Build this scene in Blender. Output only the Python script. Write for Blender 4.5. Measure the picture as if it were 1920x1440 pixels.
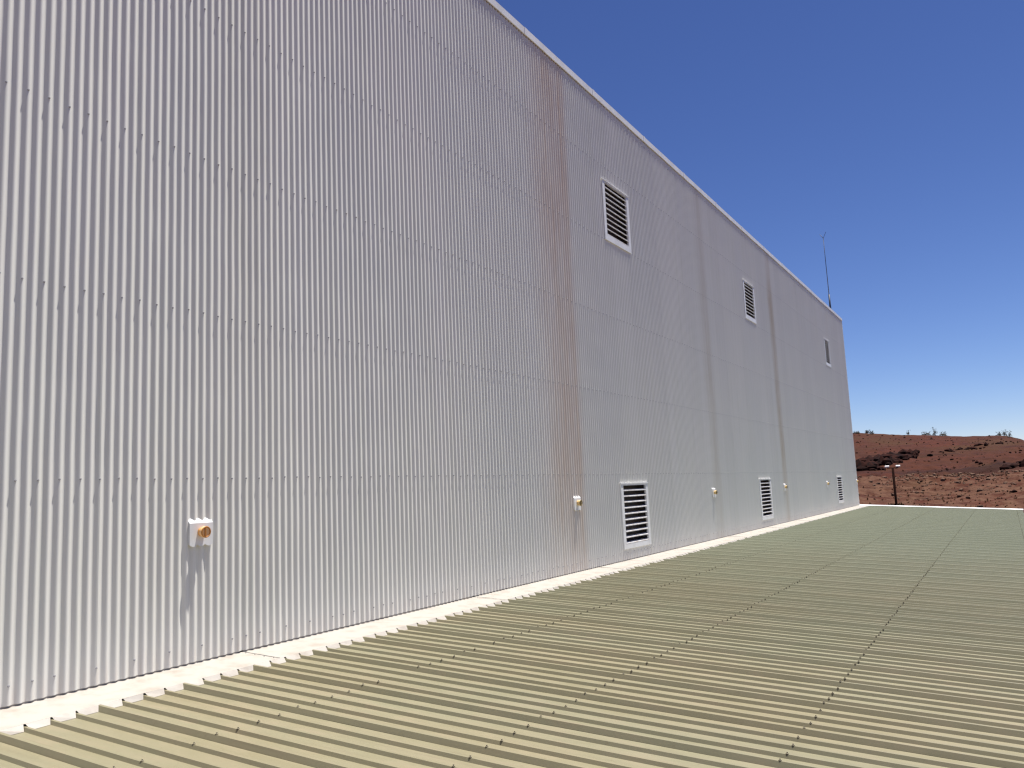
import bpy, bmesh, math, random
from mathutils import Vector, Matrix, noise
rnd = random.Random(7)
for o in list(bpy.data.objects):
    bpy.data.objects.remove(o)
S = bpy.context.scene
COL = S.collection

# ------------------------------------------------------------------ camera
YAW, PITCH, ROLL = math.radians(30.358), math.radians(7.372), math.radians(-2.511)
f = Vector((-math.sin(YAW)*math.cos(PITCH), math.cos(YAW)*math.cos(PITCH), math.sin(PITCH)))
r = f.cross(Vector((0, 0, 1))).normalized()
u = r.cross(f)
r2 = r*math.cos(ROLL) + u*math.sin(ROLL)
u2 = -r*math.sin(ROLL) + u*math.cos(ROLL)
CAM = Vector((5.7405, 0, 1.2513))
cd = bpy.data.cameras.new('camera')
cam = bpy.data.objects.new('camera', cd)
COL.objects.link(cam)
m = Matrix((r2, u2, -f)).transposed().to_4x4()
m.translation = CAM
cam.matrix_world = m
cd.sensor_width = 36
cd.lens = 1557.2/1920*36
cd.clip_end = 5000
cd.clip_start = 0.05
S.camera = cam

# ------------------------------------------------------------------ sky, sun, exposure
SUN = Vector((0.59, 1.0, 4.3)).normalized()          # direction to the sun
EL = math.asin(SUN.z)
w = bpy.data.worlds.new('World')
S.world = w
w.use_nodes = True
nt = w.node_tree
bg = nt.nodes['Background']
sky = nt.nodes.new('ShaderNodeTexSky')
sky.sky_type = 'NISHITA'
sky.sun_disc = False
sky.sun_elevation = EL
sky.sun_rotation = math.atan2(SUN.x, SUN.y)
sky.altitude = 2500
sky.air_density = 1.0
sky.dust_density = 0.2
sky.ozone_density = 6.0
# the camera's own contrast and white balance on the deep desert sky, the same over the whole dome
SKY_STR = 0.061
SKY_CURVE = ((1.36, 1.56), (1.30, 1.18), (1.12, 1.11))     # (gamma, gain) for red, green, blue
SKY_REF = 0.106
pre = nt.nodes.new('ShaderNodeVectorMath'); pre.operation = 'SCALE'; pre.inputs[3].default_value = SKY_REF
sp = nt.nodes.new('ShaderNodeSeparateXYZ'); cb = nt.nodes.new('ShaderNodeCombineXYZ')
nt.links.new(sky.outputs[0], pre.inputs[0])
nt.links.new(pre.outputs[0], sp.inputs[0])
for i, (gm, gn) in enumerate(SKY_CURVE):
    pw = nt.nodes.new('ShaderNodeMath'); pw.operation = 'POWER'; pw.inputs[1].default_value = gm
    ml = nt.nodes.new('ShaderNodeMath'); ml.operation = 'MULTIPLY'; ml.inputs[1].default_value = gn/SKY_REF
    nt.links.new(sp.outputs[i], pw.inputs[0]); nt.links.new(pw.outputs[0], ml.inputs[0]); nt.links.new(ml.outputs[0], cb.inputs[i])
nt.links.new(cb.outputs[0], bg.inputs[0])
bg.inputs[1].default_value = SKY_STR
sd = bpy.data.lights.new('sun', 'SUN')
sd.energy = 5.0
sd.angle = math.radians(0.53)
sd.color = (1.0, 0.96, 0.90)
so = bpy.data.objects.new('sun', sd)
COL.objects.link(so)
so.rotation_euler = SUN.to_track_quat('Z', 'Y').to_euler()
so.location = (20, 20, 40)
S.view_settings.view_transform = 'Standard'
S.view_settings.look = 'None'
S.view_settings.exposure = 0.8
S.view_settings.gamma = 1
S.view_settings.use_curve_mapping = False
S.render.engine = 'CYCLES'
S.cycles.filter_width = 1.32
S.cycles.max_bounces = 8
S.cycles.diffuse_bounces = 5

# ------------------------------------------------------------------ helpers
def tag(o, label=None, cat=None, group=None, kind=None):
    if label: o['label'] = label
    if cat: o['category'] = cat
    if group: o['group'] = group
    if kind: o['kind'] = kind
    return o

def empty(name, loc=(0, 0, 0)):
    o = bpy.data.objects.new(name, None)
    COL.objects.link(o)
    o.location = loc
    return o

def link_mesh(name, me, parent=None, loc=(0, 0, 0)):
    """loc is in world space; parents are unrotated empties"""
    o = bpy.data.objects.new(name, me)
    COL.objects.link(o)
    if parent is not None:
        o.parent = parent
        P0 = Vector((0, 0, 0)); q = parent
        while q is not None:
            P0 += q.location; q = q.parent
        o.location = Vector(loc) - P0
    else:
        o.location = loc
    return o

class MB:
    def __init__(s): s.v = []; s.f = []; s.sm = []
    def quad(s, *pts, smooth=False):
        n = len(s.v); s.v += [tuple(p) for p in pts]; s.f.append(tuple(range(n, n+len(pts)))); s.sm.append(smooth)
    def box(s, x0, x1, y0, y1, z0, z1):
        n = len(s.v)
        s.v += [(x, y, z) for z in (z0, z1) for y in (y0, y1) for x in (x0, x1)]
        for q in ((0, 2, 3, 1), (4, 5, 7, 6), (0, 1, 5, 4), (2, 6, 7, 3), (0, 4, 6, 2), (1, 3, 7, 5)):
            s.f.append(tuple(n+i for i in q)); s.sm.append(False)
    def cyl(s, p0, p1, r0, r1=None, n=10, caps=True, smooth=True):
        if r1 is None: r1 = r0
        p0 = Vector(p0); p1 = Vector(p1); d = (p1-p0).normalized()
        a = d.orthogonal().normalized(); b = d.cross(a)
        k = len(s.v)
        for p, rr in ((p0, r0), (p1, r1)):
            for i in range(n):
                t = 2*math.pi*i/n
                s.v.append(tuple(p + a*math.cos(t)*rr + b*math.sin(t)*rr))
        for i in range(n):
            j = (i+1) % n
            s.f.append((k+i, k+j, k+n+j, k+n+i)); s.sm.append(smooth)
        if caps:
            s.f.append(tuple(k+i for i in reversed(range(n)))); s.sm.append(False)
            s.f.append(tuple(k+n+i for i in range(n))); s.sm.append(False)
    def prism(s, poly, x0, x1, axis='x'):
        """poly: list of (y, z); extruded along x"""
        n = len(poly); k = len(s.v)
        for x in (x0, x1):
            for (a, b) in poly: s.v.append((x, a, b) if axis == 'x' else (a, x, b))
        for i in range(n):
            j = (i+1) % n
            s.f.append((k+i, k+j, k+n+j, k+n+i)); s.sm.append(False)
        s.f.append(tuple(k+i for i in reversed(range(n)))); s.sm.append(False)
        s.f.append(tuple(k+n+i for i in range(n))); s.sm.append(False)
    def torus(s, c, axis, R, rr, n=20, k2=8):
        c = Vector(c); d = Vector(axis).normalized(); a = d.orthogonal().normalized(); b = d.cross(a)
        k = len(s.v)
        for i in range(n):
            t = 2*math.pi*i/n; e = a*math.cos(t)+b*math.sin(t)
            for j in range(k2):
                q = 2*math.pi*j/k2
                s.v.append(tuple(c + e*(R+rr*math.cos(q)) + d*rr*math.sin(q)))
        for i in range(n):
            for j in range(k2):
                i2 = (i+1) % n; j2 = (j+1) % k2
                s.f.append((k+i*k2+j, k+i2*k2+j, k+i2*k2+j2, k+i*k2+j2)); s.sm.append(True)
    def mesh(s, name, mat):
        me = bpy.data.meshes.new(name)
        me.from_pydata(s.v, [], s.f)
        me.polygons.foreach_set('use_smooth', s.sm)
        me.materials.append(mat)
        bm = bmesh.new(); bm.from_mesh(me)
        bmesh.ops.recalc_face_normals(bm, faces=bm.faces)
        bm.to_mesh(me); bm.free()
        me.update()
        return me
    def build(s, name, mat, parent=None, loc=(0, 0, 0)):
        return link_mesh(name, s.mesh(name, mat), parent, loc)

# ------------------------------------------------------------------ materials
def nodes_mat(name, rough=0.5, spec=0.5, metal=0.0, base=(0.5, 0.5, 0.5)):
    mt = bpy.data.materials.new(name); mt.use_nodes = True
    b = mt.node_tree.nodes['Principled BSDF']
    b.inputs['Base Color'].default_value = (*base, 1)
    b.inputs['Roughness'].default_value = rough
    b.inputs['Metallic'].default_value = metal
    b.inputs['Specular IOR Level'].default_value = spec
    return mt, mt.node_tree, b

def N(t, kind, **kw):
    n = t.nodes.new(kind)
    for k, v in kw.items(): setattr(n, k, v)
    return n

def math_n(t, op, a, b=None, clamp=False):
    n = N(t, 'ShaderNodeMath', operation=op, use_clamp=clamp)
    for i, x in enumerate((a, b)):
        if x is None: continue
        if isinstance(x, (int, float)): n.inputs[i].default_value = x
        else: t.links.new(x, n.inputs[i])
    return n.outputs[0]

def smooth_n(t, v, lo, hi, to0=0.0, to1=1.0):
    n = N(t, 'ShaderNodeMapRange', interpolation_type='SMOOTHSTEP')
    t.links.new(v, n.inputs[0])
    for i, x in zip((1, 2, 3, 4), (lo, hi, to0, to1)): n.inputs[i].default_value = x
    return n.outputs[0]

def pos_scaled(t, scale, loc=(0, 0, 0)):
    g = N(t, 'ShaderNodeNewGeometry')
    mp = N(t, 'ShaderNodeMapping'); mp.inputs['Scale'].default_value = scale
    mp.inputs['Location'].default_value = loc
    t.links.new(g.outputs['Position'], mp.inputs[0])
    return g, mp.outputs[0]

def noise_n(t, vec, scale, detail=4, rough=0.55):
    n = N(t, 'ShaderNodeTexNoise'); n.inputs['Scale'].default_value = scale
    n.inputs['Detail'].default_value = detail; n.inputs['Roughness'].default_value = rough
    t.links.new(vec, n.inputs['Vector'])
    return n.outputs['Fac']

def mixc(t, fac, a, b, blend='MIX'):
    n = N(t, 'ShaderNodeMix', data_type='RGBA', blend_type=blend)
    if isinstance(fac, (int, float)): n.inputs[0].default_value = fac
    else: t.links.new(fac, n.inputs[0])
    for i, x in ((6, a), (7, b)):
        if isinstance(x, tuple): n.inputs[i].default_value = (*x, 1)
        else: t.links.new(x, n.inputs[i])
    return n.outputs[2]

def bump_n(t, b, h, strength, dist):
    n = N(t, 'ShaderNodeBump'); n.inputs['Strength'].default_value = strength
    n.inputs['Distance'].default_value = dist
    t.links.new(h, n.inputs['Height']); t.links.new(n.outputs[0], b.inputs['Normal'])

def make_wall_mat():
    mt, t, b = nodes_mat('painted_cladding', 0.42, 0.4)
    g, v = pos_scaled(t, (1, 1, 1))
    sep = N(t, 'ShaderNodeSeparateXYZ'); t.links.new(v, sep.inputs[0])
    Y, Z = sep.outputs[1], sep.outputs[2]
    _, vs = pos_scaled(t, (1, 6.0, 0.12))
    streak = noise_n(t, vs, 1.6, 5, 0.6)
    _, vf = pos_scaled(t, (4, 26.0, 0.7))
    fine = noise_n(t, vf, 1.0, 4, 0.6)
    _, vb = pos_scaled(t, (1, 0.5, 0.35))
    broad = noise_n(t, vb, 1.0, 3)
    c = mixc(t, smooth_n(t, streak, 0.35, 0.7, 0, 0.55), (0.795, 0.775, 0.712), (0.750, 0.745, 0.655))
    c = mixc(t, smooth_n(t, fine, 0.5, 0.75, 0, 0.35), c, (0.64, 0.635, 0.55))
    c = mixc(t, smooth_n(t, broad, 0.35, 0.7, 0, 0.25), c, (0.68, 0.695, 0.655))
    # brown run-off stains below the capping, one for each bay joint
    edge = math_n(t, 'MULTIPLY', math_n(t, 'SUBTRACT', broad, 0.5), 0.5)
    Yw = math_n(t, 'ADD', Y, edge)
    def band(lo0, lo1, hi0, hi1, amt, col, cc, along):
        a = smooth_n(t, Yw, lo0, lo1); d = smooth_n(t, Y, hi0, hi1, 1, 0)
        fac = math_n(t, 'MULTIPLY', math_n(t, 'MULTIPLY', a, d), amt)
        fac = math_n(t, 'MULTIPLY', fac, smooth_n(t, streak, 0.25, 0.65, 0.6, 1.0))
        fac = math_n(t, 'MULTIPLY', fac, along)
        fac = math_n(t, 'MULTIPLY', fac, smooth_n(t, fine, 0.3, 0.62, 0.35, 1.0))
        fac = math_n(t, 'MULTIPLY', fac, smooth_n(t, broad, 0.3, 0.6, 0.6, 1.1))
        return mixc(t, fac, cc, col)
    up = smooth_n(t, Z, 0.0, 2.5, 0.55, 1.0)
    c = band(10.3, 11.3, 11.75, 12.05, 0.78, (0.66, 0.49, 0.36), c, up)
    c = band(18.4, 19.0, 19.05, 19.35, 0.42, (0.55, 0.48, 0.36), c, up)
    c = band(25.3, 25.8, 25.85, 26.2, 0.75, (0.52, 0.42, 0.28), c, up)
    c = band(4.4, 5.1, 5.3, 5.6, 0.16, (0.5, 0.47, 0.34), c, up)
    # red dust settled in the bottom corner
    dust = smooth_n(t, Z, 0.0, 0.25, 0.28, 0.0)
    dust = math_n(t, 'MULTIPLY', dust, smooth_n(t, fine, 0.35, 0.7))
    c = mixc(t, dust, c, (0.52, 0.38, 0.30))
    oi = N(t, 'ShaderNodeObjectInfo')
    c = mixc(t, smooth_n(t, oi.outputs['Random'], 0, 1, 0.0, 0.10), c, (0.50, 0.49, 0.46))
    t.links.new(c, b.inputs['Base Color'])
    t.links.new(smooth_n(t, streak, 0.3, 0.7, 0.36, 0.5), b.inputs['Roughness'])
    bump_n(t, b, broad, 0.3, 0.004)
    return mt
M_WALL = make_wall_mat()

def simple_noise_mat(name, a, bcol, scale, rough=0.5, spec=0.5, lo=0.4, hi=0.65, bump=0.0, metal=0.0):
    mt, t, b = nodes_mat(name, rough, spec, metal)
    _, v = pos_scaled(t, (1, 1, 1))
    n = noise_n(t, v, scale, 5, 0.6)
    t.links.new(mixc(t, smooth_n(t, n, lo, hi), a, bcol), b.inputs['Base Color'])
    if bump: bump_n(t, b, n, bump, 0.01)
    return mt

M_TRIM = simple_noise_mat('painted_trim', (0.80, 0.80, 0.79), (0.72, 0.72, 0.70), 3.0, 0.4)
M_FLASH = simple_noise_mat('white_flashing_paint', (0.405, 0.375, 0.330), (0.315, 0.272, 0.225), 5.0, 0.45, 0.4, 0.42, 0.8)
M_BLADE = simple_noise_mat('louvre_paint', (0.78, 0.77, 0.76), (0.62, 0.56, 0.51), 9.0, 0.4)
M_DARK = simple_noise_mat('vent_lining', (0.050, 0.044, 0.042), (0.07, 0.048, 0.04), 6.0, 0.8, 0.2)
M_ORANGE, _, _ = nodes_mat('orange_paint', 0.35, 0.5, 0, (0.80, 0.40, 0.12))
M_AMBER, _, _ = nodes_mat('amber_face', 0.35, 0.5, 0, (0.86, 0.52, 0.24))
M_BROWN, _, _ = nodes_mat('brown_rim', 0.5, 0.4, 0, (0.42, 0.17, 0.03))
M_YELLOW, _, _ = nodes_mat('faded_yellow_paint', 0.45, 0.5, 0, (0.66, 0.47, 0.20))
M_OLIVE, _, _ = nodes_mat('olive_rim', 0.5, 0.4, 0, (0.20, 0.15, 0.06))
M_BLACK, _, _ = nodes_mat('dark_metal', 0.5, 0.5, 0, (0.02, 0.025, 0.045))
M_SCREW, _, _ = nodes_mat('screw_paint', 0.45, 0.5, 0, (0.36, 0.355, 0.36))
M_RSCREW, _, _ = nodes_mat('roof_screw_paint', 0.45, 0.5, 0, (0.25, 0.22, 0.145))
M_RUBBER, _, _ = nodes_mat('rubber_washer', 0.8, 0.2, 0, (0.055, 0.045, 0.030))
M_LAMP, _, _ = nodes_mat('white_enamel', 0.35, 0.5, 0, (0.80, 0.78, 0.74))
M_RUST = simple_noise_mat('rusty_pole_paint', (0.018, 0.006, 0.004), (0.012, 0.005, 0.004), 4.0, 0.95, 0.05)

M_SEAL, _, _ = nodes_mat('grey_sealant', 0.6, 0.4, 0, (0.20, 0.19, 0.175))

def make_roof_mat():
    mt, t, b = nodes_mat('green_beige_roof_paint', 0.5, 0.4)
    _, v = pos_scaled(t, (0.25, 1.1, 1))
    n1 = noise_n(t, v, 1.0, 5, 0.65)
    _, v2 = pos_scaled(t, (3.0, 9.0, 1))
    n2 = noise_n(t, v2, 1.0, 5, 0.65)
    _, v3 = pos_scaled(t, (0.9, 0.5, 1), (3, 8, 0))
    n3 = noise_n(t, v3, 1.0, 3, 0.5)
    c = mixc(t, smooth_n(t, n1, 0.35, 0.7), ROOF_A, ROOF_B)
    c = mixc(t, smooth_n(t, n2, 0.45, 0.8, 0, 0.45), c, ROOF_C)
    c = mixc(t, smooth_n(t, n3, 0.4, 0.8, 0, 0.35), c, ROOF_D)
    _, v4 = pos_scaled(t, (0.8, 22.0, 1), (1, 5, 0))
    n4 = noise_n(t, v4, 1.0, 5, 0.7)
    c = mixc(t, smooth_n(t, n4, 0.5, 0.78, 0, 0.45), c, (0.150, 0.125, 0.075))
    _, v5 = pos_scaled(t, (26.0, 30.0, 1))
    n5 = noise_n(t, v5, 1.0, 3, 0.8)
    c = mixc(t, smooth_n(t, n5, 0.60, 0.78, 0, 0.35), c, (0.130, 0.090, 0.055))
    oi = N(t, 'ShaderNodeObjectInfo')
    c = mixc(t, smooth_n(t, oi.outputs['Random'], 0, 1, 0.0, 0.16), c, (0.155, 0.145, 0.085))
    # base colour runs from beige on the near sheets to grey-green farther along
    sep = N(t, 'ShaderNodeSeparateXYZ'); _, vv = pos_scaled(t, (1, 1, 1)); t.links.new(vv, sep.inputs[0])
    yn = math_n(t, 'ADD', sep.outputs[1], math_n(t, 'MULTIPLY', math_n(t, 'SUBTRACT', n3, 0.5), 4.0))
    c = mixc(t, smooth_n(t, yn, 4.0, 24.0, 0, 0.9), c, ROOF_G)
    t.links.new(c, b.inputs['Base Color'])
    t.links.new(smooth_n(t, n2, 0.3, 0.7, 0.42, 0.62), b.inputs['Roughness'])
    bump_n(t, b, n1, 0.15, 0.01)
    return mt
ROOF_A = (0.215, 0.186, 0.112)
ROOF_B = (0.202, 0.188, 0.118)
ROOF_C = (0.248, 0.186, 0.124)
ROOF_D = (0.190, 0.190, 0.115)
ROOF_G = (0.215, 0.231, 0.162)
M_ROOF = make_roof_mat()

# ------------------------------------------------------------------ constants of the place
P = 0.0760                      # corrugation pitch
A = 0.0087                      # half depth
Y_CREST = 3.134
Y0, Y1 = -6.138, 39.59
Z_BOT, Z_TOP = 0.012, 8.30
SLOPE = 0.0585
def pan_z(x): return -0.0380 - SLOPE*x
RIB = 0.1643
LAP = 0.6572
L0 = 4.815
ROOF_X = 6.12
ROOF_Y0, ROOF_Y1 = L0 - LAP*13, 39.25
GROUND = -4.5

VENTS = [  # y0, y1, z0, z1, label
    (13.283, 14.475, 5.640, 6.767, 'large upper louvred vent nearest the camera, just past the brown stained band'),
    (22.60, 23.75, 5.690, 6.780, 'middle louvred vent of the upper row, just left of the thin brown streak'),
    (34.47, 35.58, 5.695, 6.770, 'smallest upper louvred vent, high up near the far corner of the white wall'),
    (13.308, 14.545, 0.190, 1.310, 'large lower louvred vent nearest the camera, right above the white base flashing'),
    (22.64, 23.89, 0.200, 1.300, 'middle louvred vent of the lower row, between two small wall fittings'),
    (34.45, 35.62, 0.245, 1.280, 'farthest lower louvred vent, close to the far bottom corner of the wall'),
]
FR = 0.100

# ------------------------------------------------------------------ ground and hills
def fbm(x, y, s, o=4):
    return noise.fractal(Vector((x*s, y*s, 1.7)), 0.9, 2.1, o)
def sstep(a, b, x):
    t = min(1, max(0, (x-a)/(b-a))); return t*t*(3-2*t)
RIDGE = [(-90, 17.5), (-50, 16.6), (-33.9, 15.5), (-22.3, 14.05), (-12.1, 13.1), (4.4, 11.5), (7.06, 10.9), (8.97, 10.3), (10.9, 9.4), (18, 7.0), (40, 4.5), (120, 3.5)]
def ridge_z(x):
    if x <= RIDGE[0][0]: return RIDGE[0][1]
    for (a, za), (b, zb) in zip(RIDGE, RIDGE[1:]):
        if x <= b: return za+(zb-za)*(x-a)/(b-a)
    return RIDGE[-1][1]
def terrain(x, y):
    yy = y + 4*fbm(x, 0, 0.03, 3)
    bank = sstep(70, 131, yy)**0.8
    z = GROUND + 5.5*bank
    z += 0.9*sstep(137, 140.5, yy)*(0.35 + 0.65*sstep(-2, 7, x))     # cut step behind the bench
    t = min(1, max(0, (y-141)/139.0))
    z += (ridge_z(x)-1.9)*(0.15*t*t + 0.85*t)
    near = sstep(78, 110, yy)
    fade = 1-0.93*sstep(150, 268, y)
    z += near*fade*(1.0*fbm(x, y, 0.05, 5) + 0.40*fbm(x+40, y, 0.28, 4))
    z += near*0.16*fbm(x-30, y+9, 0.5, 3)
    z -= 1.6*fade*abs(fbm(x, y+200, 0.045, 4))*sstep(143, 158, y)     # gullies
    if y > 281: z -= (y-281)*0.09
    return z

def make_earth_mat():
    mt, t, b = nodes_mat('red_earth', 0.95, 0.15)
    g, v = pos_scaled(t, (1, 1, 1))
    n1 = noise_n(t, v, 0.06, 6, 0.6)
    n2 = noise_n(t, v, 0.45, 6, 0.7)
    n3 = noise_n(t, v, 2.2, 4, 0.7)
    c = mixc(t, smooth_n(t, n1, 0.38, 0.62), E_A, E_B)
    c = mixc(t, smooth_n(t, n2, 0.45, 0.62, 0, 0.85), c, E_C)
    c = mixc(t, smooth_n(t, n3, 0.52, 0.7, 0, 0.5), c, E_D)
    _, vz = pos_scaled(t, (0.045, 0.03, 0.9))
    n4 = noise_n(t, vz, 1.0, 6, 0.65)
    c = mixc(t, smooth_n(t, n4, 0.54, 0.66, 0, 0.8), c, E_F)
    _, vo = pos_scaled(t, (0.06, 0.035, 0.2), (9, 4, 2))
    n5 = noise_n(t, vo, 1.0, 6, 0.65)
    c = mixc(t, smooth_n(t, n5, 0.5, 0.66, 0, 0.75), c, E_G)
    sep = N(t, 'ShaderNodeSeparateXYZ'); t.links.new(v, sep.inputs[0])
    # dry grass growing through the bank below the bench
    low = math_n(t, 'MULTIPLY', smooth_n(t, sep.outputs[1], 132, 122), smooth_n(t, n2, 0.4, 0.6))
    low = math_n(t, 'MULTIPLY', low, 0.75)
    c = mixc(t, low, c, E_E)
    # darker soil on the broken ground just above the bench
    gap = math_n(t, 'MULTIPLY', smooth_n(t, sep.outputs[1], 132, 139), smooth_n(t, sep.outputs[1], 160, 146))
    c = mixc(t, math_n(t, 'MULTIPLY', gap, smooth_n(t, n5, 0.35, 0.6, 0.25, 0.75)), c, E_F)
    t.links.new(c, b.inputs['Base Color'])
    bump_n(t, b, n2, 1.0, 0.8)
    return mt
E_A = (0.068, 0.0175, 0.0078)
E_B = (0.052, 0.0165, 0.0072)
E_C = (0.038, 0.0100, 0.0052)
E_D = (0.074, 0.024, 0.0125)
E_E = (0.125, 0.062, 0.036)
E_F = (0.020, 0.0054, 0.0034)
E_G = (0.054, 0.024, 0.0090)
M_EARTH = make_earth_mat()

def grid_obj(name, xs, ys, fn, mat):
    v = [(x, y, fn(x, y)) for y in ys for x in xs]
    nx = len(xs)
    fcs = [(j*nx+i, j*nx+i+1, (j+1)*nx+i+1, (j+1)*nx+i) for j in range(len(ys)-1) for i in range(nx-1)]
    me = bpy.data.meshes.new(name); me.from_pydata(v, [], fcs); me.materials.append(mat)
    me.polygons.foreach_set('use_smooth', [True]*len(fcs)); me.update()
    return link_mesh(name, me)
def frange(a, b, s):
    n = int(round((b-a)/s)); return [a+(b-a)*i/n for i in range(n+1)]
hx = frange(-200, -60, 4)[:-1] + frange(-60, 50, 0.8) + frange(50, 200, 4)[1:]
hy = frange(66, 140, 0.8)[:-1] + frange(140, 150, 0.5)[:-1] + frange(150, 300, 1.2)[:-1] + frange(300, 420, 6)
tag(grid_obj('hill', hx, hy, lambda x, y: terrain(x, y) if y > 66.5 else GROUND-0.02, M_EARTH), kind='structure')
gv = MB(); R0 = 2600
gv.quad((-R0, -R0, GROUND-0.03), (R0, -R0, GROUND-0.03), (R0, R0, GROUND-0.03), (-R0, R0, GROUND-0.03))
tag(gv.build('ground', M_EARTH), kind='structure')

# rocks on the slopes (uncountable)
def ico(sub=1):
    bm = bmesh.new(); bmesh.ops.create_icosphere(bm, subdivisions=sub, radius=1)
    vs = [v.co.copy() for v in bm.verts]; fs = [[v.index for v in q.verts] for q in bm.faces]
    bm.free(); return vs, fs
ICO1, ICF1 = ico(1)
def add_rock(mb, c, sx, sy, sz, seed):
    n = len(mb.v); rr = random.Random(seed); rot = Matrix.Rotation(rr.random()*6.28, 3, 'Z')
    for co in ICO1:
        k = 1 + rr.uniform(-0.28, 0.28)
        q = rot @ Vector((co.x*sx*k, co.y*sy*k, co.z*sz*k))
        mb.v.append((c[0]+q.x, c[1]+q.y, c[2]+q.z))
    for q in ICF1:
        mb.f.append(tuple(n+i for i in q)); mb.sm.append(False)
M_ROCKP = simple_noise_mat('pale_rock', (0.070, 0.034, 0.021), (0.150, 0.088, 0.056), 0.8, 0.9, 0.2, 0.4, 0.62)
M_ROCKD = simple_noise_mat('dark_ironstone', (0.010, 0.0035, 0.0030), (0.032, 0.010, 0.0070), 0.7, 0.95, 0.08)
def scatter(n, fy, fx, fs, mat, name, seed):
    rr = random.Random(seed); mb = MB()
    for i in range(n):
        y = fy(rr); x = fx(rr, y); s = fs(rr)
        add_rock(mb, (x, y, terrain(x, y)+s*0.15), s*rr.uniform(.8, 1.3), s*rr.uniform(.8, 1.3), s*rr.uniform(.6, 1.0), rr.random())
    return tag(mb.build(name, mat), kind='stuff')
def wide_x(rr, y): return 5.7 + y*rr.uniform(-0.24, 0.10)
o = scatter(420, lambda q: 131-abs(q.gauss(0, 13)), lambda q, y: 5.7+y*(q.gauss(-0.055, 0.045)), lambda q: q.uniform(.10, .30)*q.choice((.6, .8, 1)), M_ROCKP, 'pale_rocks', 3)
tag(o, 'pale broken rocks strewn over the bank below the red hill', 'rocks')
o = scatter(700, lambda q: q.uniform(85, 275), wide_x, lambda q: q.uniform(.08, .34)*q.choice((.5, .7, 1)), M_ROCKD, 'ironstone_rocks', 4)
tag(o, 'small dark ironstone rocks scattered across the red hillside', 'rocks')

# crags: boulders one by one
def outcrop(cx, cy, ax, ay, n, s0, s1, label, seed, lean=0.0):
    e = empty('rock_outcrop', (cx, cy, terrain(cx, cy)))
    tag(e, label, 'outcrop')
    rr = random.Random(seed)
    for i in range(n):
        a = rr.uniform(0, 6.28); q = math.sqrt(rr.random())
        x = cx + ax*q*math.cos(a) + lean*q*math.sin(a); y = cy + ay*q*math.sin(a)
        s = rr.uniform(s0, s1)
        mb = MB(); add_rock(mb, (0, 0, 0), s*rr.uniform(.8, 1.5), s*rr.uniform(.8, 1.2), s*rr.uniform(.6, 1.15), rr.random())
        mb.build('boulder', M_ROCKD, e, (x, y, terrain(x, y)+s*0.15))
outcrop(-14.8, 177, 3.4, 27, 150, .4, 1.35, 'dark jagged rock outcrop running down the red hillside near the building corner', 12, 3.0)
outcrop(-1.5, 214, 2.0, 22, 40, .25, .6, 'low dark rock band in the middle of the red slope', 13, 8.0)
outcrop(13.5, 138.8, 8.5, 1.0, 60, .45, .95, 'dark rocky ledge at the right end of the bench below the slope', 14)

# vegetation
M_SPIN = simple_noise_mat('dry_spinifex', (0.120, 0.062, 0.034), (0.080, 0.038, 0.020), 0.6, 0.9, 0.1)
M_OLIVEB = simple_noise_mat('olive_scrub', (0.036, 0.026, 0.013), (0.052, 0.036, 0.018), 0.5, 0.9, 0.1)
M_LEAF = simple_noise_mat('grey_green_leaves', (0.055, 0.055, 0.045), (0.085, 0.075, 0.055), 1.5, 0.8, 0.2)
M_BARK = simple_noise_mat('grey_bark', (0.07, 0.05, 0.045), (0.045, 0.032, 0.03), 3.0, 0.9, 0.1)
def tufts(n, posf, size, mat, name, label, seed, blades=9):
    rr = random.Random(seed); mb = MB()
    for i in range(n):
        x, y = posf(rr); z = terrain(x, y); s = size(rr)
        for k in range(blades):
            a = rr.uniform(0, 6.28); t = rr.uniform(0.25, 1.1)
            d = Vector((math.cos(a)*math.sin(t), math.sin(a)*math.sin(t), math.cos(t)))*s*rr.uniform(.6, 1)
            sd_ = Vector((-math.sin(a), math.cos(a), 0))*s*0.16
            b0 = Vector((x, y, z-0.03))
            mb.quad(b0-sd_, b0+sd_, b0+d+sd_*0.5, b0+d-sd_*0.5)
    o = mb.build(name, mat); return tag(o, label, 'scrub', None, 'stuff')
tufts(900, lambda q: (lambda y: (5.7+y*q.gauss(-0.05, 0.06), y))(q.uniform(84, 133)), lambda q: q.uniform(.10, .28), M_SPIN,
      'dry_grass_tufts', 'dry straw coloured grass tufts on the bank below the hill', 21)
tufts(260, lambda q: (lambda y: (wide_x(q, y), y))(q.uniform(145, 275)), lambda q: q.uniform(.2, .45), M_OLIVEB,
      'low_scrub', 'low brown green scrub dotted over the upper red slope', 22)
tufts(420, lambda q: (lambda y: (5.7+y*q.uniform(-0.165, -0.10), y))(q.uniform(80, 96)), lambda q: q.uniform(.15, .4), M_OLIVEB,
      'olive_scrub_patch', 'olive scrub at the foot of the bank beside the light pole', 23, 12)

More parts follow.
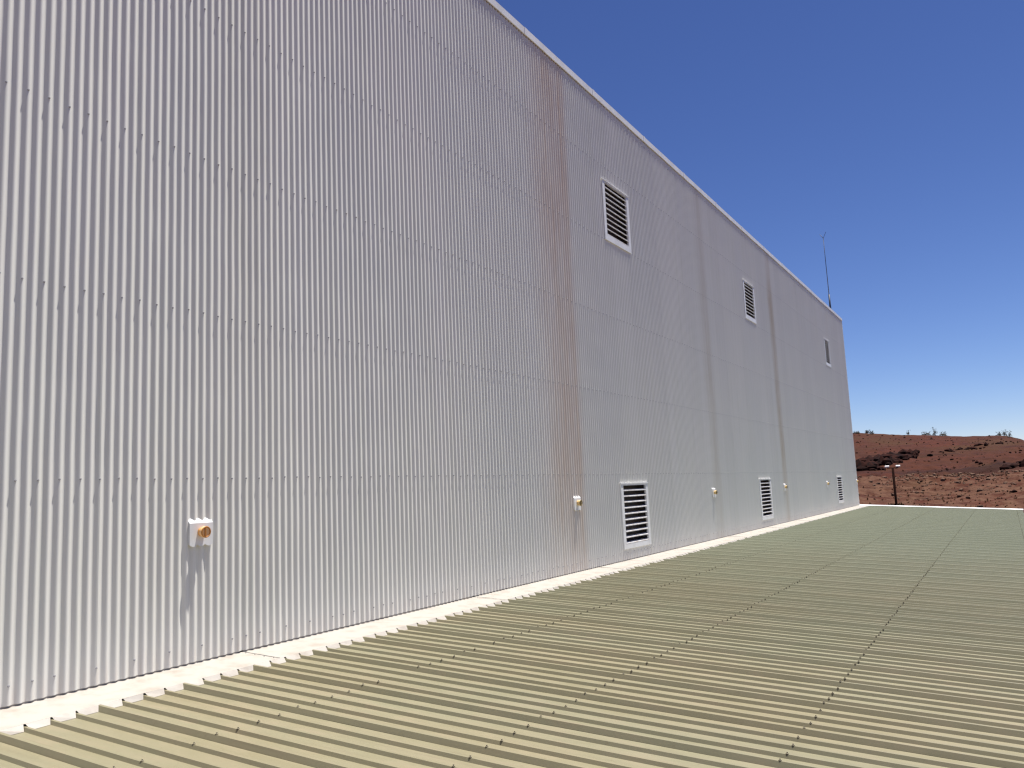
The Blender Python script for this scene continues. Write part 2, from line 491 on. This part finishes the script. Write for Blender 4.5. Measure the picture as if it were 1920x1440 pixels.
def shrub(x, y, h, wd, dens, label, seed):
    rr = random.Random(seed); z = terrain(x, y)-0.1
    e = empty('ridge_shrub', (x, y, z))
    tag(e, label, 'shrub', 'shrubs standing on the hill ridge')
    tr = MB(); lf = MB(); tips = []
    tr.cyl((0, 0, 0), (0, 0, h*.3), .09*h/2, .06*h/2, 6)
    for k in range(7):
        a = rr.uniform(0, 6.28); sp = rr.uniform(.1, .5)*wd; top = h*rr.uniform(.65, 1)
        mid = Vector((math.cos(a)*sp*.5, math.sin(a)*sp*.5, h*.5)); tip = Vector((math.cos(a)*sp, math.sin(a)*sp, top))
        low = Vector((math.cos(a)*sp*1.1, math.sin(a)*sp*1.1, h*rr.uniform(.12, .4)))
        tr.cyl((0, 0, h*.22), mid, .045*h/2, .03*h/2, 5); tr.cyl(mid, tip, .03*h/2, .01, 5)
        tips += [mid, tip, low, low, (mid+low)/2]
    for k in range(int(dens*2.2)):
        c = rr.choice(tips) + Vector((rr.gauss(0, wd*.11), rr.gauss(0, wd*.11), rr.gauss(0, h*.07)))
        a = Vector((rr.uniform(-1, 1), rr.uniform(-1, 1), rr.uniform(-1, 1))).normalized(); b2 = a.orthogonal().normalized()
        s = rr.uniform(.08, .20)
        lf.quad(c-a*s, c-b2*s*.6, c+a*s, c+b2*s*.6)
    tr.build('trunk', M_BARK, e, (x, y, z)); lf.build('crown', M_LEAF, e, (x, y, z))

def at_az(px, D):   # bearing of a picture column turned into a place at distance D
    az = math.radians(-7.8434 + (px-1611)*(8.894/309))
    return CAM.x + D*math.sin(az), D*math.cos(az)
SHR = [(1606, 280, 0.9, 1.8, 90, 'tiny shrub on the ridge right beside the building corner'),
       (1628, 282, 1.2, 1.6, 120, 'small dark shrub on the ridge, second from the building'),
       (1636, 279, 1.2, 1.1, 60, 'thin upright shrub just right of the second ridge shrub'),
       (1708, 280, 1.7, 1.1, 35, 'bare spiky shrub standing alone in the left half of the ridge'),
       (1742, 283, 1.4, 3.0, 130, 'wide pale low shrub left of the tall one on the ridge'),
       (1760, 279, 2.5, 1.5, 55, 'tallest thin shrub at the middle of the ridge line'),
       (1775, 281, 1.3, 2.6, 120, 'low rounded shrub hugging the right side of the tallest one'),
       (1878, 276, 1.3, 1.5, 70, 'left one of the shrub cluster at the right end of the ridge'),
       (1886, 278, 1.9, 1.5, 60, 'middle and bushiest shrub of the cluster at the right end of the ridge'),
       (1896, 275, 2.0, 1.0, 40, 'right thin shrub of the cluster at the right end of the ridge')]
for i, (px, D, h, wd, dn, lb) in enumerate(SHR):
    x, y = at_az(px, D)
    shrub(x, y, h, wd, dn, lb, 100+i)

# ------------------------------------------------------------------ warehouse
WH = empty('warehouse', (-10, 18, GROUND))
tag(WH, 'tall white warehouse wall of vertical corrugated cladding with brown run-off stains', 'building')

def wall_x(y):
    return A*math.cos(2*math.pi*(y-Y_CREST)/P)
def wob(y, z):
    return 0.0016*noise.noise(Vector((y*3.1, z*1.9, 0.3))) + 0.0006*noise.noise(Vector((y*11, z*5.3, 7)))
def wob_y(y, z):
    return 0.0022*noise.noise(Vector((y*2.3, z*2.6, 5.3))) + 0.0010*noise.noise(Vector((y*14.0, z*6.0, 2.2)))
SPP = 14
def cladding_sheet(k):
    a = Y0 + k*P*10; b = min(a + P*10.5, Y1)
    n = int(round((b-a)/P*SPP))
    near = 2 < a < 20
    zs = frange(Z_BOT, Z_TOP, 0.20 if near else 0.9)
    ys = [a+(b-a)*i/n for i in range(n+1)]
    holes = [(v[0]+0.05, v[1]-0.05, v[2]+0.05, v[3]-0.03) for v in VENTS]
    hz = sorted(set([z for h in holes for z in (h[2], h[3]) if h[0] < b and h[1] > a]))
    zs = sorted([z for z in zs if all(abs(z-q) > 0.03 for q in hz)] + hz)
    vs = []; fc = []; ny = len(ys)
    lift = 0.0006 if k % 2 else 0.0
    for z in zs:
        for i, y in enumerate(ys):
            l = lift + (0.0014*sstep(P*10.0, P*10.2, y-a))
            vs.append((wall_x(y)+wob(y, z)+l, y+wob_y(y, z), z))
    for j in range(len(zs)-1):
        zc = (zs[j]+zs[j+1])/2
        for i in range(ny-1):
            yc = (ys[i]+ys[i+1])/2
            if any(h[0] < yc < h[1] and h[2] < zc < h[3] for h in holes): continue
            fc.append((j*ny+i, j*ny+i+1, (j+1)*ny+i+1, (j+1)*ny+i))
    me = bpy.data.meshes.new('cladding_sheet'); me.from_pydata(vs, [], fc)
    me.polygons.foreach_set('use_smooth', [True]*len(fc)); me.materials.append(M_WALL); me.update()
    link_mesh('cladding_sheet', me, WH)
k = 0
while Y0 + k*P*10 < Y1 - 0.05:
    cladding_sheet(k); k += 1

# other walls and roof of the building
mb = MB(); mb.box(-20, -0.03, Y1-0.03, Y1+0.01, GROUND, Z_TOP-0.002); mb.build('end_wall', M_WALL, WH)
mb = MB(); mb.box(-20, -0.03, Y0, Y0+0.04, GROUND, Z_TOP-0.002); mb.build('near_end_wall', M_WALL, WH)
mb = MB(); mb.box(-20.06, -20.02, Y0, Y1, GROUND, Z_TOP-0.002); mb.build('back_wall', M_WALL, WH)
mb = MB(); mb.box(-20, -0.06, Y0+0.05, Y1-0.05, 8.10, 8.14); mb.build('roof_deck', M_TRIM, WH)
mb = MB(); mb.box(-0.05, -0.032, Y0+0.05, Y1-0.05, GROUND, -0.14); mb.build('lower_wall', M_WALL, WH)
mb = MB(); mb.box(-0.004, 0.012, Y1-0.02, Y1+0.013, Z_BOT-0.005, Z_TOP-0.04); mb.build('corner_trim', M_TRIM, WH)

# capping along the top, in lengths
y = 10.66 - 2.46*7
i = 0
rr = random.Random(5)
while y < Y1:
    y2 = min(y+2.46, Y1+0.03)
    mb = MB(); j = 0.0010*(i % 2); dz = rr.uniform(-0.004, 0.004)
    xo = 0.026 + j
    nseg = 6
    for s_ in range(nseg):
        ya = y+(y2-y)*s_/nseg; yb = y+(y2-y)*(s_+1)/nseg
        da = 0.0035*math.sin(s_*1.9+i) if 0 < s_ else 0; db = 0.0035*math.sin((s_+1)*1.9+i) if s_+1 < nseg else 0
        za0, zb0 = 8.262+dz+da, 8.262+dz+db
        zt = 8.372+dz
        # fascia, drip, top, back
        mb.quad((xo, ya, za0), (xo, yb, zb0), (xo, yb, zt), (xo, ya, zt))
        mb.quad((xo, ya, za0), (xo, yb, zb0), (xo-0.012, yb, zb0-0.006), (xo-0.012, ya, za0-0.006))
        mb.quad((xo, ya, zt), (xo, yb, zt), (-0.33, yb, zt-0.02), (-0.33, ya, zt-0.02))
        mb.quad((-0.33, ya, zt-0.02), (-0.33, yb, zt-0.02), (-0.33, yb, 8.14), (-0.33, ya, 8.14))
    mb.build('capping_length', M_TRIM, WH)
    mb = MB(); mb.box(xo-0.001, xo+0.004, y2-0.045, y2+0.045, 8.258+dz, 8.377+dz); mb.box(-0.334, xo+0.0035, y2-0.045, y2+0.045, 8.373+dz, 8.378+dz)
    if y2 < Y1: mb.build('capping_joiner', M_TRIM, WH)
    y = y2; i += 1

# screws in the cladding
def screw_mb(mb, c, r0=0.0058, h=0.0042, ww=0.0082):
    x, y, z = c
    mb.cyl((x-0.002, y, z), (x+0.002, y, z), ww, ww*0.9, 10)
    mb.cyl((x+0.0025, y, z), (x+0.0025+h, y, z), r0, r0*0.93, 6, smooth=False)
one = MB(); screw_mb(one, (0, 0, 0)); SC = one.mesh('cladding_screw', M_SCREW)
pts = []
for row in (0.135, 1.472, 2.868, 4.243, 5.638, 7.03, 8.13):
    kk = -60
    while True:
        y = Y_CREST + 2*P*kk; kk += 1
        if y < Y0+0.1: continue
        if y > Y1-0.1: break
        if row == 0.135 and kk % 2 == 0 and rnd.random() < 0.5: continue
        z = row + rnd.uniform(-0.006, 0.006)
        if any(v[0]-0.01 < y < v[1]+0.01 and v[2]-0.01 < z < v[3]+0.01 for v in VENTS): continue
        pts.append((A, y+rnd.uniform(-0.002, 0.002), z))
pts.sort(key=lambda q: (Vector(q)-CAM).length + (60 if q[1] < 3 else 0))
for q in pts[:300]: link_mesh('cladding_screw', SC, WH, q)
mb = MB()
for q in pts[300:]: screw_mb(mb, q)
tag(mb.build('far_cladding_screws', M_SCREW, WH), kind='stuff')

# ------------------------------------------------------------------ louvred vents
for (a, b, z0, z1, lb) in VENTS:
    V = empty('wall_vent', (0, a, z0))
    tag(V, lb, 'vent', 'louvred vents in the white corrugated wall')
    XF = 0.023
    iy0, iy1, iz0, iz1 = a+FR*0.98, b-FR*0.9, z0+(0.105 if z0 > 3 else 0.080), z1-0.040
    mb = MB()
    mb.box(-0.02, XF, a, iy0, z0, z1-0.012)
    mb.box(-0.02, XF, iy1, b, z0, z1-0.012)
    mb.box(-0.02, XF-0.001, iy0-0.001, iy1+0.001, z0+0.001, iz0)
    mb.box(-0.02, XF-0.001, iy0-0.001, iy1+0.001, iz1, z1-0.013)
    # inner stop bead on each side
    mb.box(-0.004, XF-0.006, iy0-0.001, iy0+0.014, iz0, iz1)
    mb.box(-0.004, XF-0.006, iy1-0.014, iy1+0.001, iz0, iz1)
    mb.build('frame', M_TRIM, V)
    mb = MB(); mb.prism([(0, 0)]*0 or [(a-0.012, z1-0.012), (b+0.012, z1-0.012), (b+0.012, z1+0.004), (a-0.012, z1+0.004)], 0.0, XF+0.009)
    mb.build('head_flashing', M_TRIM, V)
    mb = MB(); xb = -0.16
    mb.quad((xb, iy0, iz0), (xb, iy1, iz0), (xb, iy1, iz1), (xb, iy0, iz1))
    mb.quad((xb, iy0, iz0), (-0.021, iy0, iz0), (-0.021, iy0, iz1), (xb, iy0, iz1))
    mb.quad((xb, iy1, iz0), (-0.021, iy1, iz0), (-0.021, iy1, iz1), (xb, iy1, iz1))
    mb.quad((xb, iy0, iz0), (-0.021, iy0, iz0), (-0.021, iy1, iz0), (xb, iy1, iz0))
    mb.quad((xb, iy0, iz1), (-0.021, iy0, iz1), (-0.021, iy1, iz1), (xb, iy1, iz1))
    mb.build('lining', M_DARK, V)
    nb = 10; pt = (iz1-iz0)/nb
    mb = MB(); tn = 0.004
    prof = [(0.0215, 0.0), (0.0215, 0.016), (0.0185, 0.0185), (-0.034, 0.034), (-0.036, 0.030), (0.012, 0.011), (0.014, 0.0)]
    mb.prism([(x_, z_) for x_, z_ in prof], iy0+0.014, iy1-0.014, axis='y')
    bm_ = mb.mesh('louvre_blade', M_BLADE)
    for q in range(nb):
        link_mesh('louvre_blade', bm_, V, (0, 0, iz0 + pt*q + 0.004))

# ------------------------------------------------------------------ small wall fittings
FIT = [(4.632, 'orange', 'orange round fitting on a white plate, nearest of the wall fittings'),
       (11.60, 'yellow', 'yellowish fitting on a white plate between the brown stained band and the first lower vent'),
       (18.56, 'yellow', 'third fitting from the left, on the narrow faint stain beyond the first lower vent'),
       (25.55, 'yellow', 'small fitting right of the middle lower vent, under the thin brown streak'),
       (32.38, 'yellow', 'tiny fitting just left of the farthest lower vent'),
       (39.42, 'yellow', 'farthest fitting, sticking out at the far bottom corner of the wall')]
for (fy, kind, lb) in FIT:
    E_ = empty('wall_fitting', (0, fy, 1.03))
    tag(E_, lb, 'wall fitting', 'capped fittings in a row along the base of the wall')
    mO, mF, mR = (M_ORANGE, M_AMBER, M_BROWN) if kind == 'orange' else (M_YELLOW, M_YELLOW, M_OLIVE)
    ya, yb = fy-0.118, fy+0.110
    if yb > Y1: yb = Y1+0.0
    mb = MB()
    # plate: flat face with a scalloped bottom edge and a sloping hood on top
    low = []
    ns = 24
    for q in range(ns+1):
        yy = ya+(yb-ya)*q/ns
        low.append((yy, 0.935-0.016*abs(math.sin(math.pi*(yy-ya)/P))))
    poly = low + [(yb, 1.108), (ya, 1.108)]
    mb.prism(poly, 0.021, 0.024)
    mb.quad((0.024, ya, 1.108), (0.024, yb, 1.108), (-0.010, yb, 1.150), (-0.010, ya, 1.150))
    mb.quad((0.0235, ya, 1.108), (0.0235, ya, 0.94), (-0.008, ya, 0.94), (-0.008, ya, 1.147))
    mb.quad((0.0235, yb, 1.108), (0.0235, yb, 0.94), (-0.008, yb, 0.94), (-0.008, yb, 1.147))
    mb.build('back_plate', M_TRIM, E_)
    c = Vector((0.024, fy-0.004, 1.035)); ax = Vector((1, 0, -0.02)).normalized()
    LN = 0.052
    mb = MB(); mb.cyl(c, c+ax*(LN-0.02), 0.037, 0.037, 20); mb.build('stub_pipe', mO, E_)
    e0 = c+ax*(LN-0.02)
    mb = MB(); mb.cyl(e0, e0+ax*0.024, 0.046, 0.046, 20); mb.build('cap', mF, E_)
    mb = MB(); mb.torus(e0+ax*0.026, ax, 0.0415, 0.0058, 24, 8); mb.build('rim', mR, E_)
    fc = e0+ax*0.027
    mb = MB(); mb.box(fc.x-0.004, fc.x+0.005, fc.y-0.013, fc.y-0.002, fc.z-0.038, fc.z+0.038); mb.build('centre_bar', mR, E_)

# ------------------------------------------------------------------ annex with the green roof
AN = empty('annex', (3, 18, GROUND))
tag(AN, 'low annex with a pale green ribbed metal roof along the foot of the white wall', 'building')
HM, HL = 0.0215, 0.0335
def sheet_profile():
    p = [(-0.0285, 0.0015), (-0.0225, 0.0130), (-0.0115, HL), (0.0115, HL), (0.021, 0.0)]
    for q in (1, 2, 3):
        c = q*RIB
        p += [(c-0.0202, 0.0), (c-0.0085, HM), (c+0.0085, HM), (c+0.0160, 0.0)]
    p += [(LAP-0.0215, 0.0), (LAP-0.0150, 0.018), (LAP-0.0020, 0.024)]
    return p
def roof_sheet_mesh(seed, x0, x1):
    pr = sheet_profile(); xs = frange(x0, x1, 0.25)
    vs = []; fc = []
    for x in xs:
        for (yy, h) in pr:
            n1 = 0.0007*noise.noise(Vector((x*1.7, yy*5, seed*9.1))); n2 = 0.0010*noise.noise(Vector((x*2.6, yy*3, seed*5.7+3)))
            vs.append((x, yy+n2, pan_z(x)+h+n1))
    n = len(pr)
    for j in range(len(xs)-1):
        for i in range(n-1): fc.append((j*n+i, (j+1)*n+i, (j+1)*n+i+1, j*n+i+1))
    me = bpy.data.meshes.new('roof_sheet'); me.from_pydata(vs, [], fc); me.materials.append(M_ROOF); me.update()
    return me
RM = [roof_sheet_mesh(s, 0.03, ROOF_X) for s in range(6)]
k = 0; laps = []
while ROOF_Y0 + k*LAP < ROOF_Y1 - 0.2:
    yl = ROOF_Y0 + k*LAP; laps.append(yl)
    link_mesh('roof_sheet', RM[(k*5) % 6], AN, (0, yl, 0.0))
    k += 1
ROOF_END = ROOF_Y0 + k*LAP
# sub-structure
mb = MB()
mb.prism([(0.0, pan_z(0)-0.03), (ROOF_X-0.02, pan_z(ROOF_X)-0.03), (ROOF_X-0.02, GROUND), (0.0, GROUND)], ROOF_Y0-0.0, ROOF_END-0.03, axis='y')
mb.build('annex_wall', M_WALL, AN)
# gutter along the low edge
mb = MB(); gz = pan_z(ROOF_X)
mb.prism([(ROOF_X-0.018, gz-0.012), (ROOF_X-0.018, gz-0.13), (ROOF_X+0.12, gz-0.13), (ROOF_X+0.12, gz-0.02), (ROOF_X+0.112, gz-0.02), (ROOF_X+0.112, gz-0.122), (ROOF_X-0.010, gz-0.122), (ROOF_X-0.010, gz-0.012)], ROOF_Y0, ROOF_END, axis='y')
mb.build('gutter', M_FLASH, AN)
# white barge flashing over the far end
mb = MB()
zt0, zt1 = pan_z(0.05)+0.045, pan_z(ROOF_X+0.05)+0.045
def barge(mb, x0, x1, ya, yb):
    for (a_, b_) in (((ya, 0.034), (ya+0.07, 0.062)), ((ya+0.07, 0.062), (yb, 0.062)), ((yb, 0.062), (yb, -0.16)), ((ya, 0.034), (ya, 0.029))):
        mb.quad((x0, a_[0], pan_z(x0)+a_[1]), (x1, a_[0], pan_z(x1)+a_[1]), (x1, b_[0], pan_z(x1)+b_[1]), (x0, b_[0], pan_z(x0)+b_[1]))
for q in range(2):
    mb = MB(); x0 = 0.03+q*3.05; barge(mb, x0, x0+3.07, ROOF_END-0.20-0.001*q, ROOF_END+0.02+0.001*q); mb.build('barge_flashing', M_TRIM, AN)

# apron flashing along the wall, in lengths, notched down between the ribs
XE = 0.425
def rib_positions():
    out = []
    for yl in laps:
        out.append((yl, HL, 0.0125, 0.031))
        for q in (1, 2, 3): out.append((yl+q*RIB, HM, 0.009, 0.018))
    out.append((laps[-1]+LAP, HL, 0.0125, 0.031))
    return out
RIBS = rib_positions()
def plate_z(x): return -0.0035 - (x-0.0)*((0.0035-0.0035)+SLOPE) + 0.0
def apron(mb, ya, yb, lift, ya0, yb0):
    zt = lambda x: plate_z(x)+lift
    ny = max(2, int((yb-ya)/0.33)); xs = (0.0, 0.14, 0.29, XE)
    W_ = lambda x, y: 0.0016*noise.noise(Vector((x*5, y*3.0, 1.1)))*(1 if x > 0 else 0)
    for i in range(ny):
        a_ = ya+(yb-ya)*i/ny; b_ = ya+(yb-ya)*(i+1)/ny
        for j in range(3):
            x0, x1 = xs[j], xs[j+1]
            mb.quad((x0, a_, zt(x0)+W_(x0, a_)), (x1, a_, zt(x1)+W_(x1, a_)), (x1, b_, zt(x1)+W_(x1, b_)), (x0, b_, zt(x0)+W_(x0, b_)), smooth=True)
    # upstand behind the cladding
    mb.quad((0.0, ya, zt(0)), (0.0, yb, zt(0)), (-0.0105, yb, zt(0)+0.002), (-0.0105, ya, zt(0)+0.002))
    mb.quad((-0.0105, ya, zt(0)+0.002), (-0.0105, yb, zt(0)+0.002), (-0.0105, yb, 0.06), (-0.0105, ya, 0.06))
    # tabs
    for i in range(len(RIBS)-1):
        c0, h0, t0, w0 = RIBS[i]; c1, h1, t1, w1 = RIBS[i+1]
        if not (ya0 <= c0 < yb0): continue
        rr_ = random.Random(i)
        top0, top1 = c0+t0*rr_.uniform(.4, .9), c1-t1*rr_.uniform(.4, .9)
        d = 0.030 + rr_.uniform(-0.004, 0.008)
        bot0, bot1 = c0+0.021, c1-max(0.0215, w1)
        xo = XE + d + rr_.uniform(-0.004, 0.01)
        xo2 = XE + d + rr_.uniform(-0.004, 0.01)
        zb = pan_z(xo)+0.0018; zb2 = pan_z(xo2)+0.0018
        mb.quad((XE, top0, zt(XE)), (XE, top1, zt(XE)), (xo2, bot1, zb2), (xo, bot0, zb))
y = 8.64 - 3.6*5; i = 0
while y < ROOF_END:
    y2 = min(y+3.6, ROOF_END)
    mb = MB(); apron(mb, max(y, ROOF_Y0), y2+(0.05 if y2 < ROOF_END else 0), 0.0012*(i % 2), y, y2)
    if y2 > ROOF_Y0:
        fl = mb.build('apron_flashing', M_FLASH, AN)
        if y2 < ROOF_END:
            mb = MB()
            zz = lambda x: plate_z(x)+0.0012*(i % 2)
            mb.prism([(0.005, zz(0.005)), (XE, zz(XE)), (XE, zz(XE)+0.0032), (0.005, zz(0.005)+0.0032)], y2+0.044, y2+0.053, axis='y')
            mb.build('lap_sealant', M_SEAL, fl)
            mb = MB()
            for q in range(4):
                xx = 0.05+q*0.11; mb.cyl((xx, y2+0.025, zz(xx)), (xx, y2+0.025, zz(xx)+0.0045), 0.0055, 0.0035, 8)
            mb.build('rivet', M_SEAL, fl)
    y = y2; i += 1

# roof screws on every rib along the purlins
def roof_screw(mbs, mbw, c, s=1.0):
    x, y, z = c
    mbw.cyl((x, y-0.0035, z-0.001), (x, y-0.0035, z+0.0015), 0.0092*s, 0.0088*s, 10)
    mbs.cyl((x, y, z+0.002), (x, y, z+0.0045), 0.0090*s, 0.008*s, 10)
    mbs.cyl((x, y, z+0.0045), (x, y, z+0.0115), 0.0045*s, 0.0042*s, 6, smooth=False)
a_, b_ = MB(), MB(); roof_screw(a_, b_, (0, 0, 0)); RS, RW = a_.mesh('roof_screw', M_RSCREW), b_.mesh('washer', M_RUBBER)
rp = []
for xr in (1.56, 3.03, 4.51, 5.92):
    for (c, h, t, w_) in RIBS:
        if xr == 1.56 and rnd.random() < 0.08: continue
        x = xr + rnd.uniform(-0.006, 0.006)
        if c < ROOF_END-0.25: rp.append((x, c+rnd.uniform(-0.003, 0.003), pan_z(x)+h))
rp.sort(key=lambda q: (Vector(q)-CAM).length + (60 if q[1] < 2.3 else 0))
for q in rp[:300]:
    o = link_mesh('roof_screw', RS, AN, q)
    wsh = bpy.data.objects.new('washer', RW); COL.objects.link(wsh); wsh.parent = o
a_, b_ = MB(), MB()
for q in rp[300:]: roof_screw(a_, b_, q, 0.9 if q[1] < 12 else 0.7)
tag(a_.build('far_roof_screws', M_RSCREW, AN), kind='stuff')
tag(b_.build('far_roof_washers', M_RUBBER, AN), kind='stuff')

# ------------------------------------------------------------------ antenna on the warehouse roof
AT = empty('whip_antenna', (-0.30, 38.83, 8.14))
tag(AT, 'thin dark whip antenna with a forked tip on the roof near the far corner', 'antenna')
X0, YA = -0.30, 38.83
mb = MB(); mb.cyl((X0, YA, 8.12), (X0-0.01, YA-0.02, 9.40), 0.042, 0.036, 10); mb.build('base_tube', M_BLACK, AT)
mb = MB(); mb.cyl((X0-0.01, YA-0.02, 9.40), (X0-0.02, YA-0.06, 12.02), 0.017, 0.011, 8); mb.build('whip', M_BLACK, AT)
for d in ((0.16, -0.13), (-0.16, 0.13)):
    mb = MB(); mb.cyl((X0-0.02, YA-0.06, 12.0), (X0-0.02+d[0], YA-0.06+d[1], 12.24), 0.012, 0.008, 6); mb.build('fork_arm', M_BLACK, AT)

# ------------------------------------------------------------------ floodlight pole beyond the annex
def flood():
    D = 60.0; az = math.radians(-6.12)
    x, y = CAM.x + D*math.sin(az), D*math.cos(az)
    zt = CAM.z + D*math.tan(math.radians(0.45))
    E_ = empty('floodlight_pole', (x, y, GROUND))
    tag(E_, 'rusty brown pole with two white floodlights in front of the red hill', 'light pole')
    mb = MB(); mb.cyl((x, y, GROUND-0.05), (x, y, zt), 0.085, 0.075, 12); mb.build('pole', M_RUST, E_)
    mb = MB(); mb.cyl((x-0.34, y, zt-0.02), (x+0.34, y, zt-0.02), 0.028, 0.028, 8); mb.build('crossarm', M_RUST, E_)
    for s in (-1, 1):
        mb = MB()
        cx = x+s*0.33
        poly = [(y-0.14, zt+0.03), (y+0.08, zt+0.09), (y+0.10, zt+0.15), (y-0.14, zt+0.10)]
        mb.prism(poly, cx-0.125, cx+0.125); mb.build('floodlight', M_LAMP, E_)
        mb = MB(); mb.prism([(y-0.135, zt+0.01), (y+0.075, zt+0.07), (y+0.08, zt+0.088), (y-0.135, zt+0.028)], cx-0.11, cx+0.11); mb.build('lamp_glass', M_BLACK, E_)
        mb = MB(); mb.cyl((cx, y, zt-0.02), (cx, y, zt+0.12), 0.02, 0.02, 6); mb.build('bracket', M_RUST, E_)
flood()
